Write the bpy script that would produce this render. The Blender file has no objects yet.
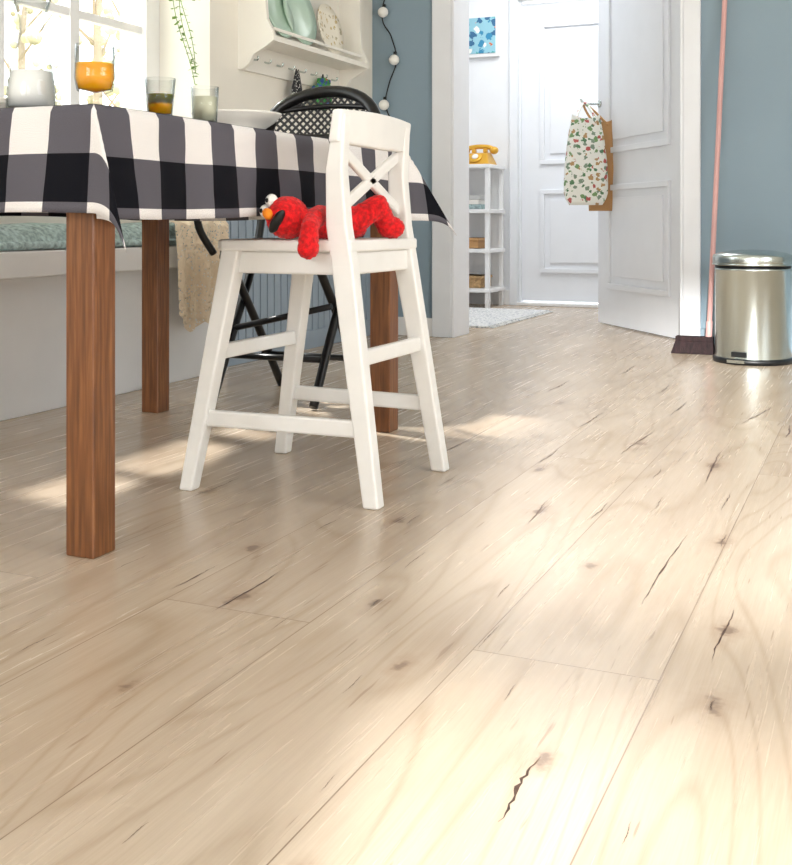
import bpy, bmesh, math, random
from mathutils import Vector, Matrix, Quaternion, noise
random.seed(7)
def lin(v):
    v/=255.0
    return v/12.92 if v<=0.04045 else ((v+0.055)/1.055)**2.4
def C(r,g,b): return (lin(r),lin(g),lin(b),1)

# ---------------- materials ----------------
def newmat(name):
    m=bpy.data.materials.new(name); m.use_nodes=True
    nt=m.node_tree; b=nt.nodes['Principled BSDF']
    return m,nt,b
def mat(name,col,rough=0.5,metal=0,bump=0,bscale=200,var=0.04,vscale=8,trans=0,ior=1.45,sheen=0,stretch=(1,1,1)):
    m,nt,b=newmat(name)
    b.inputs['Roughness'].default_value=rough
    b.inputs['Metallic'].default_value=metal
    b.inputs['Transmission Weight'].default_value=trans
    b.inputs['IOR'].default_value=ior
    if sheen: b.inputs['Sheen Weight'].default_value=sheen
    tc=nt.nodes.new('ShaderNodeTexCoord'); mp=nt.nodes.new('ShaderNodeMapping')
    mp.inputs['Scale'].default_value=stretch
    nt.links.new(tc.outputs['Object'],mp.inputs['Vector'])
    n=nt.nodes.new('ShaderNodeTexNoise'); n.inputs['Scale'].default_value=vscale; n.inputs['Detail'].default_value=4
    nt.links.new(mp.outputs['Vector'],n.inputs['Vector'])
    r=nt.nodes.new('ShaderNodeValToRGB')
    r.color_ramp.elements[0].position=0.3; r.color_ramp.elements[1].position=0.7
    r.color_ramp.elements[0].color=tuple(max(0,x*(1-var*2)) for x in col[:3])+(1,)
    r.color_ramp.elements[1].color=tuple(min(1,x*(1+var)) for x in col[:3])+(1,)
    nt.links.new(n.outputs['Fac'],r.inputs['Fac']); nt.links.new(r.outputs['Color'],b.inputs['Base Color'])
    if bump:
        n2=nt.nodes.new('ShaderNodeTexNoise'); n2.inputs['Scale'].default_value=bscale; n2.inputs['Detail'].default_value=3
        nt.links.new(mp.outputs['Vector'],n2.inputs['Vector'])
        bp=nt.nodes.new('ShaderNodeBump'); bp.inputs['Strength'].default_value=bump; bp.inputs['Distance'].default_value=0.002
        nt.links.new(n2.outputs['Fac'],bp.inputs['Height']); nt.links.new(bp.outputs['Normal'],b.inputs['Normal'])
    return m
M={}
M['white']=mat('white_paint',C(238,238,238),0.38,var=0.01)
M['doorw']=mat('door_white',C(234,237,242),0.35,var=0.01)
M['cream']=mat('cream_wall',C(240,236,226),0.8,bump=0.05,bscale=120,var=0.01)
M['shelfw']=mat('shelf_cream',C(242,239,230),0.45,var=0.01)
M['blue']=mat('blue_wall',C(140,160,173),0.75,bump=0.05,bscale=150,var=0.02,vscale=2)
M['wains']=mat('beadboard_blue',C(150,164,178),0.5,var=0.02)
M['bench']=mat('bench_white',C(230,230,230),0.5,var=0.01)
M['hall']=mat('hall_wall',C(236,238,241),0.8,var=0.01)
M['ceil']=mat('ceiling_white',C(244,244,242),0.9,var=0.01)
M['black']=mat('black_lacquer',C(14,14,16),0.3,var=0.1)
M['chairw']=mat('chair_white',C(236,235,232),0.35,var=0.015,vscale=20)
M['steel']=mat('brushed_steel',C(200,208,205),0.24,metal=1,bump=0.12,bscale=150,stretch=(1,1,0.02),var=0.03)
M['blackpl']=mat('black_plastic',C(18,20,22),0.4)
M['pink']=mat('pink_stick',C(220,172,168),0.4)
M['broom']=mat('broom_bristle',C(44,26,28),0.8,bump=1,bscale=300,stretch=(1,1,0.05),var=0.3,vscale=100)
M['tan']=mat('kraft_paper',C(190,146,98),0.8,bump=0.3,bscale=30)
M['lace']=None
M['plate']=mat('porcelain',C(240,236,228),0.2,var=0.01)
M['plateg']=mat('plate_green',C(186,212,194),0.25,var=0.03)
M['milk']=mat('milk',C(254,253,250),0.3,var=0.0)
_b=M['milk'].node_tree.nodes['Principled BSDF']; _b.inputs['Subsurface Weight'].default_value=1.0; _b.inputs['Subsurface Radius'].default_value=(1,1,1); _b.inputs['Subsurface Scale'].default_value=0.04
M['juice']=mat('orange_juice',C(255,176,30),0.15,var=0.03)
_b=M['juice'].node_tree.nodes['Principled BSDF']; _b.inputs['Subsurface Weight'].default_value=1.0; _b.inputs['Subsurface Radius'].default_value=(1,.7,.3); _b.inputs['Subsurface Scale'].default_value=0.03
M['water']=mat('pale_lemonade',C(232,230,206),0.15,var=0.03)
M['gold']=mat('phone_gold',C(222,170,60),0.3,metal=0.3)
M['redfur']=mat('red_plush',C(218,16,22),0.9,bump=0.6,bscale=260,var=0.25,vscale=120,sheen=0.1)
M['orangep']=mat('orange_felt',C(244,140,30),0.8)
M['leaf']=mat('leaf_green',C(110,150,60),0.6,var=0.2,vscale=40)
M['teal']=mat('cushion_teal',C(168,188,188),0.9,bump=0.5,bscale=90,var=0.25,vscale=60)
M['bulb']=mat('bulb_white',C(245,245,240),0.3,var=0)
M['basket']=mat('basket_tan',C(190,155,110),0.8,bump=0.8,bscale=120,var=0.2,vscale=60)
M['grey']=mat('sill_grey',C(200,200,198),0.5)
M['crack']=mat('crack_dark',C(84,64,54),0.8,var=0.3,vscale=60)
M['bark']=mat('bark',C(160,145,125),0.9)
M['foliage']=mat('foliage',C(204,196,160),0.9,var=0.3,vscale=3)

def mth(nt,op,a,bv=None,cv=None):
    n=nt.nodes.new('ShaderNodeMath'); n.operation=op
    for i,v in enumerate((a,bv,cv)):
        if v is None: continue
        if isinstance(v,bpy.types.NodeSocket): nt.links.new(v,n.inputs[i])
        else: n.inputs[i].default_value=v
    return n.outputs[0]
def mixc(nt,fac,a,bb,blend='MIX'):
    n=nt.nodes.new('ShaderNodeMix'); n.data_type='RGBA'; n.blend_type=blend
    def put(s,v):
        if isinstance(v,bpy.types.NodeSocket): nt.links.new(v,s)
        else: s.default_value=v
    put(n.inputs[0],fac); put(n.inputs[6],a); put(n.inputs[7],bb)
    return n.outputs[2]
def glassmat(name,edge,k=0.55,pw=2.0):
    m,nt,b=newmat(name)
    nt.nodes.remove(b); out=nt.nodes['Material Output']
    t=nt.nodes.new('ShaderNodeBsdfTransparent')
    g=nt.nodes.new('ShaderNodeBsdfGlossy'); g.inputs['Roughness'].default_value=0.03
    f=nt.nodes.new('ShaderNodeLayerWeight'); f.inputs[0].default_value=0.5
    nt.links.new(mixc(nt,mth(nt,'POWER',f.outputs['Facing'],pw),(0.985,0.992,0.99,1),edge),t.inputs[0])
    q=mth(nt,'MULTIPLY_ADD',mth(nt,'POWER',f.outputs['Facing'],4.0),k,0.03)
    mx=nt.nodes.new('ShaderNodeMixShader')
    nt.links.new(q,mx.inputs[0]); nt.links.new(t.outputs[0],mx.inputs[1]); nt.links.new(g.outputs[0],mx.inputs[2])
    nt.links.new(mx.outputs[0],out.inputs['Surface'])
    return m
M['pane']=glassmat('window_glass',(0.95,0.97,0.96,1),0.3)
M['glass']=glassmat('clear_glass',(0.22,0.27,0.26,1),0.5,3.5)

def woodmat():
    m,nt,b=newmat('oak_brown')
    tc=nt.nodes.new('ShaderNodeTexCoord'); mp=nt.nodes.new('ShaderNodeMapping'); mp.inputs['Scale'].default_value=(1,1,0.05)
    nt.links.new(tc.outputs['Object'],mp.inputs['Vector'])
    n=nt.nodes.new('ShaderNodeTexNoise'); n.inputs['Scale'].default_value=150; n.inputs['Detail'].default_value=6; n.inputs['Distortion'].default_value=0.3
    nt.links.new(mp.outputs['Vector'],n.inputs['Vector'])
    r=nt.nodes.new('ShaderNodeValToRGB'); e=r.color_ramp.elements
    e[0].position=0.25; e[0].color=C(84,50,27); e[1].position=0.78; e[1].color=C(152,102,60)
    x=r.color_ramp.elements.new(0.5); x.color=C(120,74,41)
    nt.links.new(n.outputs['Fac'],r.inputs['Fac']); nt.links.new(r.outputs['Color'],b.inputs['Base Color'])
    b.inputs['Roughness'].default_value=0.38
    bp=nt.nodes.new('ShaderNodeBump'); bp.inputs['Strength'].default_value=0.2; bp.inputs['Distance'].default_value=0.002
    nt.links.new(n.outputs['Fac'],bp.inputs['Height']); nt.links.new(bp.outputs['Normal'],b.inputs['Normal'])
    return m
M['oak']=woodmat()

def floormat():
    m,nt,b=newmat('oak_plank_floor'); L=nt.links
    tc=nt.nodes.new('ShaderNodeTexCoord'); sp=nt.nodes.new('ShaderNodeSeparateXYZ'); L.new(tc.outputs['Object'],sp.inputs[0])
    X,Y=sp.outputs[0],sp.outputs[1]
    cb=nt.nodes.new('ShaderNodeCombineXYZ'); L.new(mth(nt,'ADD',Y,0.55),cb.inputs[0]); L.new(mth(nt,'ADD',X,5.045),cb.inputs[1])
    br=nt.nodes.new('ShaderNodeTexBrick'); L.new(cb.outputs[0],br.inputs['Vector'])
    br.inputs['Scale'].default_value=1; br.inputs['Brick Width'].default_value=1.9; br.inputs['Row Height'].default_value=0.24
    br.inputs['Mortar Size'].default_value=0.0010; br.inputs['Mortar Smooth'].default_value=0.3
    br.offset=0.37; br.inputs['Color1'].default_value=(0,0,0,1); br.inputs['Color2'].default_value=(1,1,1,1); br.inputs['Mortar'].default_value=(0.5,0.5,0.5,1)
    rnd=nt.nodes.new('ShaderNodeSeparateColor'); L.new(br.outputs['Color'],rnd.inputs[0]); R=rnd.outputs[0]
    def noise_(s,sy,detail=4,dist=0,off=10.0,rough=0.5):
        c=nt.nodes.new('ShaderNodeCombineXYZ')
        L.new(X,c.inputs[0])
        L.new(mth(nt,'ADD',mth(nt,'MULTIPLY',Y,sy),mth(nt,'MULTIPLY',R,off)),c.inputs[1])
        L.new(mth(nt,'MULTIPLY',R,3.7),c.inputs[2])
        n=nt.nodes.new('ShaderNodeTexNoise'); n.inputs['Scale'].default_value=s; n.inputs['Detail'].default_value=detail
        n.inputs['Distortion'].default_value=dist; n.inputs['Roughness'].default_value=rough
        L.new(c.outputs[0],n.inputs['Vector']); return n.outputs['Fac']
    def ramp(s,stops):
        r=nt.nodes.new('ShaderNodeValToRGB'); e=r.color_ramp.elements
        e[0].position=stops[0][0]; e[0].color=stops[0][1]; e[1].position=stops[-1][0]; e[1].color=stops[-1][1]
        for p,c in stops[1:-1]: e.new(p).color=c
        L.new(s,r.inputs[0]); return r.outputs[0]
    fine=noise_(420,0.03,2,0,rough=0.5)
    fine2=noise_(90,0.03,4,0.2,rough=0.55)
    mid=noise_(9,0.16,4,0.6)
    big=noise_(3.0,0.35,3,0.4)
    ring=noise_(2.6,0.16,1.5,0.35)
    rings=mth(nt,'MULTIPLY',mth(nt,'PINGPONG',mth(nt,'MULTIPLY',ring,24.0),0.5),2.0)
    col=ramp(big,[(0.28,C(190,171,149)),(0.72,C(212,197,178))])
    col=mixc(nt,mth(nt,'MULTIPLY',R,0.5),col,C(180,160,139))
    col=mixc(nt,0.35,col,ramp(fine,[(0.38,(0.86,0.84,0.82,1)),(0.62,(1.0,1.0,1.0,1))]),'MULTIPLY')
    col=mixc(nt,0.28,col,ramp(fine2,[(0.36,(0.84,0.81,0.78,1)),(0.55,(1,1,1,1))]),'MULTIPLY')
    col=mixc(nt,0.65,col,ramp(rings,[(0.0,(0.80,0.76,0.71,1)),(0.3,(1,1,1,1))]),'MULTIPLY')
    col=mixc(nt,0.45,col,ramp(mid,[(0.3,(0.84,0.81,0.79,1)),(0.55,(1,1,1,1))]),'MULTIPLY')
    fl=noise_(110,0.06,2,0.2)
    flm=nt.nodes.new('ShaderNodeMapRange'); L.new(fl,flm.inputs[0]); flm.inputs[1].default_value=0.70; flm.inputs[2].default_value=0.75
    col=mixc(nt,mth(nt,'MULTIPLY',flm.outputs[0],0.5),col,C(124,98,80))
    wob=nt.nodes.new('ShaderNodeTexNoise'); wob.inputs['Scale'].default_value=28; L.new(tc.outputs['Object'],wob.inputs['Vector'])
    wob2=nt.nodes.new('ShaderNodeTexNoise'); wob2.inputs['Scale'].default_value=90; L.new(tc.outputs['Object'],wob2.inputs['Vector'])
    wsum=mth(nt,'ADD',mth(nt,'MULTIPLY',mth(nt,'SUBTRACT',wob.outputs['Fac'],0.5),2.0),mth(nt,'MULTIPLY',mth(nt,'SUBTRACT',wob2.outputs['Fac'],0.5),1.0))
    for (kx,ky,a) in [(-.675,1.458,.016),(-.177,1.306,.018),(-.825,1.078,.012),(-.824,1.883,.018),(-.32,1.10,.012),(-.87,1.40,.020),
                      (-.25,1.98,.014),(-1.27,1.93,.018),(-.55,2.78,.020),(-.35,2.6,.022),(-.15,3.2,.022),(-.9,3.3,.020),(-.60,2.05,.018),(-.19,1.55,.015),(-.45,.82,.012),(-1.3,3.0,.018),(-.55,1.27,.012),(-.98,1.62,.014),(-.43,1.75,.012),(-.08,2.3,.016),(-.7,2.4,.016)]:
        dx=mth(nt,'DIVIDE',mth(nt,'SUBTRACT',X,kx),a); dy=mth(nt,'DIVIDE',mth(nt,'SUBTRACT',Y,ky),a*2.0)
        d=mth(nt,'SQRT',mth(nt,'ADD',mth(nt,'MULTIPLY',dx,dx),mth(nt,'MULTIPLY',dy,dy)))
        d=mth(nt,'ADD',d,wsum)
        halo=nt.nodes.new('ShaderNodeMapRange'); L.new(d,halo.inputs[0]); halo.inputs[1].default_value=2.4; halo.inputs[2].default_value=0.4
        col=mixc(nt,mth(nt,'MULTIPLY',mth(nt,'POWER',halo.outputs[0],1.5),0.42),col,C(150,122,98))
        core=nt.nodes.new('ShaderNodeMapRange'); L.new(d,core.inputs[0]); core.inputs[1].default_value=0.75; core.inputs[2].default_value=0.25
        col=mixc(nt,mth(nt,'MULTIPLY',core.outputs[0],0.6),col,C(104,80,64))
    col=mixc(nt,mth(nt,'MULTIPLY',br.outputs['Fac'],0.7),col,C(116,94,78))
    L.new(col,b.inputs['Base Color'])
    rr=mth(nt,'ADD',mth(nt,'MULTIPLY',fine2,0.12),0.20); L.new(rr,b.inputs['Roughness'])
    b.inputs['Specular IOR Level'].default_value=0.6
    bp=nt.nodes.new('ShaderNodeBump'); bp.inputs['Strength'].default_value=0.07; bp.inputs['Distance'].default_value=0.0006
    h=mth(nt,'SUBTRACT',fine2,mth(nt,'MULTIPLY',br.outputs['Fac'],1.5)); L.new(h,bp.inputs['Height'])
    L.new(bp.outputs['Normal'],b.inputs['Normal'])
    return m
M['floor']=floormat()

def checkmat():
    m,nt,b=newmat('buffalo_check'); L=nt.links
    uv=nt.nodes.new('ShaderNodeUVMap'); sp=nt.nodes.new('ShaderNodeSeparateXYZ'); L.new(uv.outputs[0],sp.inputs[0])
    s=0.083
    def st(o,off):
        f=mth(nt,'FRACT',mth(nt,'ADD',mth(nt,'DIVIDE',o,2*s),off))
        return mth(nt,'GREATER_THAN',f,0.5)
    a=st(sp.outputs[0],0.0); c=st(sp.outputs[1],0.5)
    v=mth(nt,'MULTIPLY',mth(nt,'ADD',a,c),0.5)
    r=nt.nodes.new('ShaderNodeValToRGB'); r.color_ramp.interpolation='CONSTANT'; e=r.color_ramp.elements
    e[0].position=0; e[0].color=C(230,227,226); e[1].position=0.75; e[1].color=C(10,11,20)
    x=e.new(0.25); x.color=C(92,90,98)
    L.new(v,r.inputs[0])
    n=nt.nodes.new('ShaderNodeTexNoise'); n.inputs['Scale'].default_value=700; L.new(uv.outputs[0],n.inputs['Vector'])
    rr=nt.nodes.new('ShaderNodeValToRGB'); rr.color_ramp.elements[0].color=(0.55,0.55,0.55,1); rr.color_ramp.elements[1].color=(1.3,1.3,1.3,1)
    rr.color_ramp.elements[0].position=0.3; rr.color_ramp.elements[1].position=0.7
    L.new(n.outputs['Fac'],rr.inputs[0])
    L.new(mixc(nt,0.6,r.outputs[0],rr.outputs[0],'MULTIPLY'),b.inputs['Base Color'])
    b.inputs['Roughness'].default_value=0.9; b.inputs['Specular IOR Level'].default_value=0.2
    bp=nt.nodes.new('ShaderNodeBump'); bp.inputs['Strength'].default_value=0.3; bp.inputs['Distance'].default_value=0.001
    L.new(n.outputs['Fac'],bp.inputs['Height']); L.new(bp.outputs['Normal'],b.inputs['Normal'])
    return m
M['check']=checkmat()

def spotsmat(name,base,cols,scale,thr=0.35):
    m,nt,b=newmat(name); L=nt.links
    tc=nt.nodes.new('ShaderNodeTexCoord')
    v=nt.nodes.new('ShaderNodeTexVoronoi'); v.inputs['Scale'].default_value=scale; L.new(tc.outputs['Object'],v.inputs['Vector'])
    sc=nt.nodes.new('ShaderNodeSeparateColor'); L.new(v.outputs['Color'],sc.inputs[0])
    r=nt.nodes.new('ShaderNodeValToRGB'); r.color_ramp.interpolation='CONSTANT'
    e=r.color_ramp.elements; e[0].position=0; e[0].color=cols[0]; e[1].position=1/len(cols); e[1].color=cols[1]
    for i in range(2,len(cols)): e.new(i/len(cols)).color=cols[i]
    L.new(sc.outputs[0],r.inputs[0])
    nz=nt.nodes.new('ShaderNodeTexNoise'); nz.inputs['Scale'].default_value=scale*2.5; L.new(tc.outputs['Object'],nz.inputs['Vector'])
    f=mth(nt,'LESS_THAN',mth(nt,'ADD',v.outputs['Distance'],mth(nt,'MULTIPLY',mth(nt,'SUBTRACT',nz.outputs['Fac'],0.5),0.9)),thr)
    L.new(mixc(nt,f,base,r.outputs[0]),b.inputs['Base Color']); b.inputs['Roughness'].default_value=0.8
    return m
M['floral']=spotsmat('floral_fabric',C(236,237,230),[C(185,95,90),C(120,155,105),C(90,130,95),C(180,145,100),C(130,150,130)],34,0.42)
M['towel']=spotsmat('dotted_towel',C(38,40,44),[C(220,220,215),C(230,230,225)],90,0.3)
M['platep']=spotsmat('patterned_plate',C(240,234,218),[C(210,190,140),C(190,180,150)],40,0.3)
M['poster']=spotsmat('poster_print',C(150,200,215),[C(60,140,180),C(220,110,60),C(240,240,235),C(80,170,170),C(60,110,150)],18,0.45)
M['rug']=spotsmat('woven_rug',C(222,222,220),[C(150,154,162),C(185,185,186)],45,0.4)
M['mitt']=spotsmat('mitt_print',C(60,140,70),[C(220,60,40),C(240,190,60),C(60,90,160)],30,0.35)

def lacemat():
    m,nt,b=newmat('crochet_lace'); L=nt.links
    b.inputs['Base Color'].default_value=C(226,208,182); b.inputs['Roughness'].default_value=0.9
    tc=nt.nodes.new('ShaderNodeTexCoord')
    v=nt.nodes.new('ShaderNodeTexVoronoi'); v.inputs['Scale'].default_value=90; L.new(tc.outputs['Object'],v.inputs['Vector'])
    a=mth(nt,'GREATER_THAN',v.outputs['Distance'],0.25)
    L.new(a,b.inputs['Alpha'])
    bp=nt.nodes.new('ShaderNodeBump'); bp.inputs['Strength'].default_value=0.8; bp.inputs['Distance'].default_value=0.004
    L.new(v.outputs['Distance'],bp.inputs['Height']); L.new(bp.outputs['Normal'],b.inputs['Normal'])
    return m
M['lace']=lacemat()
def canemat():
    m,nt,b=newmat('cane_webbing'); L=nt.links
    b.inputs['Base Color'].default_value=C(16,16,18); b.inputs['Roughness'].default_value=0.5
    tc=nt.nodes.new('ShaderNodeTexCoord'); mp=nt.nodes.new('ShaderNodeMapping'); mp.inputs['Rotation'].default_value=(0,math.radians(45),0)
    L.new(tc.outputs['Object'],mp.inputs['Vector'])
    sp=nt.nodes.new('ShaderNodeSeparateXYZ'); L.new(mp.outputs[0],sp.inputs[0])
    fx=mth(nt,'GREATER_THAN',mth(nt,'FRACT',mth(nt,'MULTIPLY',sp.outputs[0],55)),0.45)
    fz=mth(nt,'GREATER_THAN',mth(nt,'FRACT',mth(nt,'MULTIPLY',sp.outputs[2],55)),0.45)
    L.new(mth(nt,'SUBTRACT',1.0,mth(nt,'MULTIPLY',fx,fz)),b.inputs['Alpha'])
    return m
M['cane']=canemat()

# ---------------- builder ----------------
class B:
    def __init__(s,name): s.name=name; s.bm=bmesh.new(); s.mats=[]
    def mi(s,m):
        if isinstance(m,str): m=M[m]
        if m not in s.mats: s.mats.append(m)
        return s.mats.index(m)
    def raw(s,vs,fs,m,smooth=False):
        i=s.mi(m); bv=[s.bm.verts.new(v) for v in vs]
        for f in fs:
            try:
                F=s.bm.faces.new([bv[k] for k in f]); F.material_index=i; F.smooth=smooth
            except ValueError: pass
    def hexa(s,v,m): s.raw(v,[(0,3,2,1),(4,5,6,7),(0,1,5,4),(1,2,6,5),(2,3,7,6),(3,0,4,7)],m)
    def box(s,lo,hi,m):
        x0,y0,z0=lo; x1,y1,z1=hi
        s.hexa([(x0,y0,z0),(x1,y0,z0),(x1,y1,z0),(x0,y1,z0),(x0,y0,z1),(x1,y0,z1),(x1,y1,z1),(x0,y1,z1)],m)
    def beam(s,p,q,w,d,m,w2=None,d2=None):
        p=Vector(p);q=Vector(q); w2=w2 or w; d2=d2 or d; D=q-p
        vert=abs(D.z)>0.8*math.hypot(D.x,D.y)
        if vert: a=Vector((1,0,0)); b=Vector((0,1,0))
        else:
            a=Vector((D.y,-D.x,0)).normalized(); b=Vector((0,0,1))
        if D.z<0 and vert: p,q=q,p; w,w2=w2,w; d,d2=d2,d
        vs=[]
        for c,ww,dd in((p,w,d),(q,w2,d2)):
            for sx,sy in((-1,-1),(1,-1),(1,1),(-1,1)): vs.append(c+a*sx*ww/2+b*sy*dd/2)
        s.hexa(vs,m)
    def tube(s,pts,r,m,n=10,closed=False,r2=None):
        pts=[Vector(p) for p in pts]; N=len(pts); rings=[]; i=s.mi(m)
        T=[]
        for k in range(N):
            a=pts[(k-1)%N] if (closed or k>0) else pts[k]; c=pts[(k+1)%N] if (closed or k<N-1) else pts[k]
            T.append((c-a).normalized())
        u=T[0].orthogonal().normalized()
        for k in range(N):
            u=(u-T[k]*u.dot(T[k])).normalized(); v=T[k].cross(u)
            rr=r if r2 is None else r+(r2-r)*k/(N-1)
            rings.append([s.bm.verts.new(pts[k]+(u*math.cos(t)+v*math.sin(t))*rr) for t in [2*math.pi*j/n for j in range(n)]])
        for k in range(N if closed else N-1):
            A=rings[k];Bq=rings[(k+1)%N]
            for j in range(n):
                F=s.bm.faces.new([A[j],A[(j+1)%n],Bq[(j+1)%n],Bq[j]]); F.material_index=i; F.smooth=True
        if not closed:
            for R_,rev in((rings[0],True),(rings[-1],False)):
                F=s.bm.faces.new(list(reversed(R_)) if rev else R_); F.material_index=i
    def lathe(s,c,prof,m,n=40,mt=None,smooth=True):
        i=s.mi(m); c=Vector(c); rings=[]
        mt=mt or Matrix.Identity(3)
        for r,z in prof:
            if r<1e-6: rings.append([s.bm.verts.new(c+mt@Vector((0,0,z)))])
            else: rings.append([s.bm.verts.new(c+mt@Vector((r*math.cos(2*math.pi*j/n),r*math.sin(2*math.pi*j/n),z))) for j in range(n)])
        for k in range(len(rings)-1):
            A,Bq=rings[k],rings[k+1]
            for j in range(n):
                j2=(j+1)%n
                if len(A)==1 and len(Bq)==1: continue
                if len(A)==1: vs=[A[0],Bq[j],Bq[j2]][::-1]
                elif len(Bq)==1: vs=[A[j],A[j2],Bq[0]]
                else: vs=[A[j],A[j2],Bq[j2],Bq[j]]
                try:
                    F=s.bm.faces.new(vs); F.material_index=i; F.smooth=smooth
                except ValueError: pass
    def ell(s,c,r,m,mt=None,n=20):
        prof=[(math.sin(math.pi*k/n),-math.cos(math.pi*k/n)) for k in range(n+1)]
        prof[0]=(0,-1);prof[-1]=(0,1)
        mt=(mt or Matrix.Identity(3))@Matrix.Diagonal(Vector(r))
        s.lathe(c,prof,m,n=24,mt=mt)
    def done(s,bevel=0,segs=2,parent=None,mw=None):
        me=bpy.data.meshes.new(s.name)
        bmesh.ops.recalc_face_normals(s.bm,faces=s.bm.faces)
        s.bm.to_mesh(me); s.bm.free()
        for m in s.mats: me.materials.append(m)
        o=bpy.data.objects.new(s.name,me); bpy.context.collection.objects.link(o)
        if mw: o.matrix_world=mw
        if bevel:
            md=o.modifiers.new('bevel','BEVEL'); md.width=bevel; md.segments=segs; md.limit_method='ANGLE'; md.angle_limit=math.radians(40)
        if parent: o.parent=parent
        return o
def cat(pts,n=8,closed=False):
    P=[Vector(p) for p in pts]; out=[]; N=len(P)
    for k in range(N if closed else N-1):
        g=lambda i: P[i%N] if closed else P[max(0,min(N-1,i))]
        a,b,c,d=g(k-1),g(k),g(k+1),g(k+2)
        for j in range(n):
            t=j/n
            out.append(0.5*((2*b)+(c-a)*t+(2*a-5*b+4*c-d)*t*t+(-a+3*b-3*c+d)*t**3))
    if not closed: out.append(P[-1])
    return out
def empty(name,loc=(0,0,0)):
    e=bpy.data.objects.new(name,None); bpy.context.collection.objects.link(e); e.empty_display_size=0.1
    return e

# ---------------- room ----------------
XL=-2.33; XR=2.5; YB=5.0; YF=-2.6; H=2.65
b=B('floor'); b.raw([(-3.5,YF-0.2,0),(XR+0.2,YF-0.2,0),(XR+0.2,7.4,0),(-3.5,7.4,0)],[(0,1,2,3)],'floor')
def crack(x,y0,x2,y1,w,seed):
    rnd=random.Random(seed); n=16; L_=[];R_=[]
    w*=0.68
    for k in range(n+1):
        t=k/n; xx=x+(x2-x)*t+rnd.uniform(-1,1)*w*0.35+math.sin(t*6+seed)*w*0.5; yy=y0+(y1-y0)*t
        ww=w*0.5*max(0.05,math.sin(math.pi*min(1,max(0,t*0.96+0.02))))**0.9*rnd.uniform(0.35,1.1)
        L_.append((xx-ww,yy,0.0005)); R_.append((xx+ww,yy,0.0005))
    vs=L_+R_; fs=[(k,n+1+k,n+2+k,k+1) for k in range(n)]
    b.raw(vs,fs,'crack')
for i,(x,y0,x2,y1,w) in enumerate([(-.3247,.9706,-.3233,1.1067,.0075),(-.319,1.6056,-.3157,1.9987,.0048),(-.195,1.44,-.1928,1.6385,.0050),
    (-.870,1.327,-.875,1.537,.0048),(-1.275,1.873,-1.2745,2.0545,.006),(-.594,1.947,-.609,2.14,.0045),(-.343,2.395,-.353,2.783,.007),
    (-.964,2.39,-.964,2.65,.006),(-.569,2.624,-.552,2.98,.007),(-.351,3.147,-.293,3.536,.008),(-.4956,2.03,-.493,2.17,.0045),
    (-.9826,1.385,-.982,1.52,.0038),(-.675,1.44,-.675,1.475,.004),(-.177,1.29,-.177,1.32,.003),(-1.02,1.1,-1.02,1.18,.003),(-.55,3.2,-.55,3.5,.007),(-.1,2.5,-.1,2.8,.007),(-.75,2.9,-.74,3.2,.006),(-.62,.80,-.62,.84,.0015),
    (-.80,1.86,-.80,1.93,.004),(-.70,1.62,-.702,1.72,.003),(-.05,2.0,-.05,2.2,.004),(-.45,2.4,-.452,2.52,.005),(-.22,3.0,-.225,3.2,.007),(-.16,3.7,-.16,3.95,.009),(-1.1,2.7,-1.1,2.9,.005),(-.48,1.35,-.481,1.45,.002),(-.93,1.75,-.93,1.86,.004),
    (-.72,2.45,-.722,2.62,.005),(-.66,3.6,-.66,3.85,.008),(-.87,4.0,-.87,4.3,.009),(-.4,2.15,-.402,2.27,.0035),(-.52,1.55,-.521,1.62,.0025),(-.25,1.95,-.252,2.03,.004),(-.12,1.75,-.122,1.83,.003),(-1.0,3.5,-1.0,3.8,.008),
    (-.58,1.16,-.581,1.22,.0018),(-.40,1.22,-.401,1.27,.0018),(-.76,1.30,-.761,1.37,.002),(-1.12,1.42,-1.121,1.52,.003),(-.28,2.2,-.281,2.34,.004),(-.85,2.15,-.852,2.28,.004),(-.21,.98,-.211,1.02,.0016),(-.5,.95,-.501,.99,.0015)]):
    crack(x,y0,x2,y1,w,i+1)
b.done()

b=B('ceiling'); b.box((-3.5,YF-0.2,H),(XR+0.2,7.4,H+0.1),'ceil'); b.done()

NY0,NY1=1.9,3.54; WX=-2.58; WZ0,WZ1=0.84,2.25
b=B('wall_left')
b.box((-2.75,NY1,0),(XL,YB,H),'cream')
b.box((-2.75,YF,0),(XL,NY0,H),'cream')
b.box((-2.75,NY0,0),(-2.63,NY1,WZ0),'cream')
b.box((-2.75,NY0,WZ1),(XL,NY1,H),'cream')
b.done()
b=B('baseboard_left')
y=NY1+0.0
b.box((XL,NY1,0),(XL+0.012,YB,0.86),'wains')
while y<YB-0.05:
    b.box((XL+0.010,y+0.004,0.08),(XL+0.022,y+0.052,0.84),'wains'); y+=0.056
b.box((XL,NY1,0),(XL+0.028,YB,0.08),'wains'); b.box((XL,NY1,0.84),(XL+0.035,YB,0.88),'white')
b.done(0.002)
b=B('window_1')
fx0,fx1=-2.63,-2.56
b.box((fx0,NY1-0.085,WZ0),(fx1,NY1,WZ1),'white'); b.box((fx0,NY0,WZ0),(fx1,NY0+0.085,WZ1),'white')
b.box((fx0,NY0,WZ0),(fx1,NY1,WZ0+0.07),'white'); b.box((fx0,NY0,WZ1-0.07),(fx1,NY1,WZ1),'white')
k=0; yy=3.068
while yy>NY0+0.1:
    w=0.024 if k%2==0 else 0.045
    b.box((fx0+0.015,yy-w,WZ0+0.07),(fx1-0.015 if k%2==0 else fx1+0.01,yy+w,WZ1-0.07),'white'); yy-=0.41; k+=1
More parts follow.
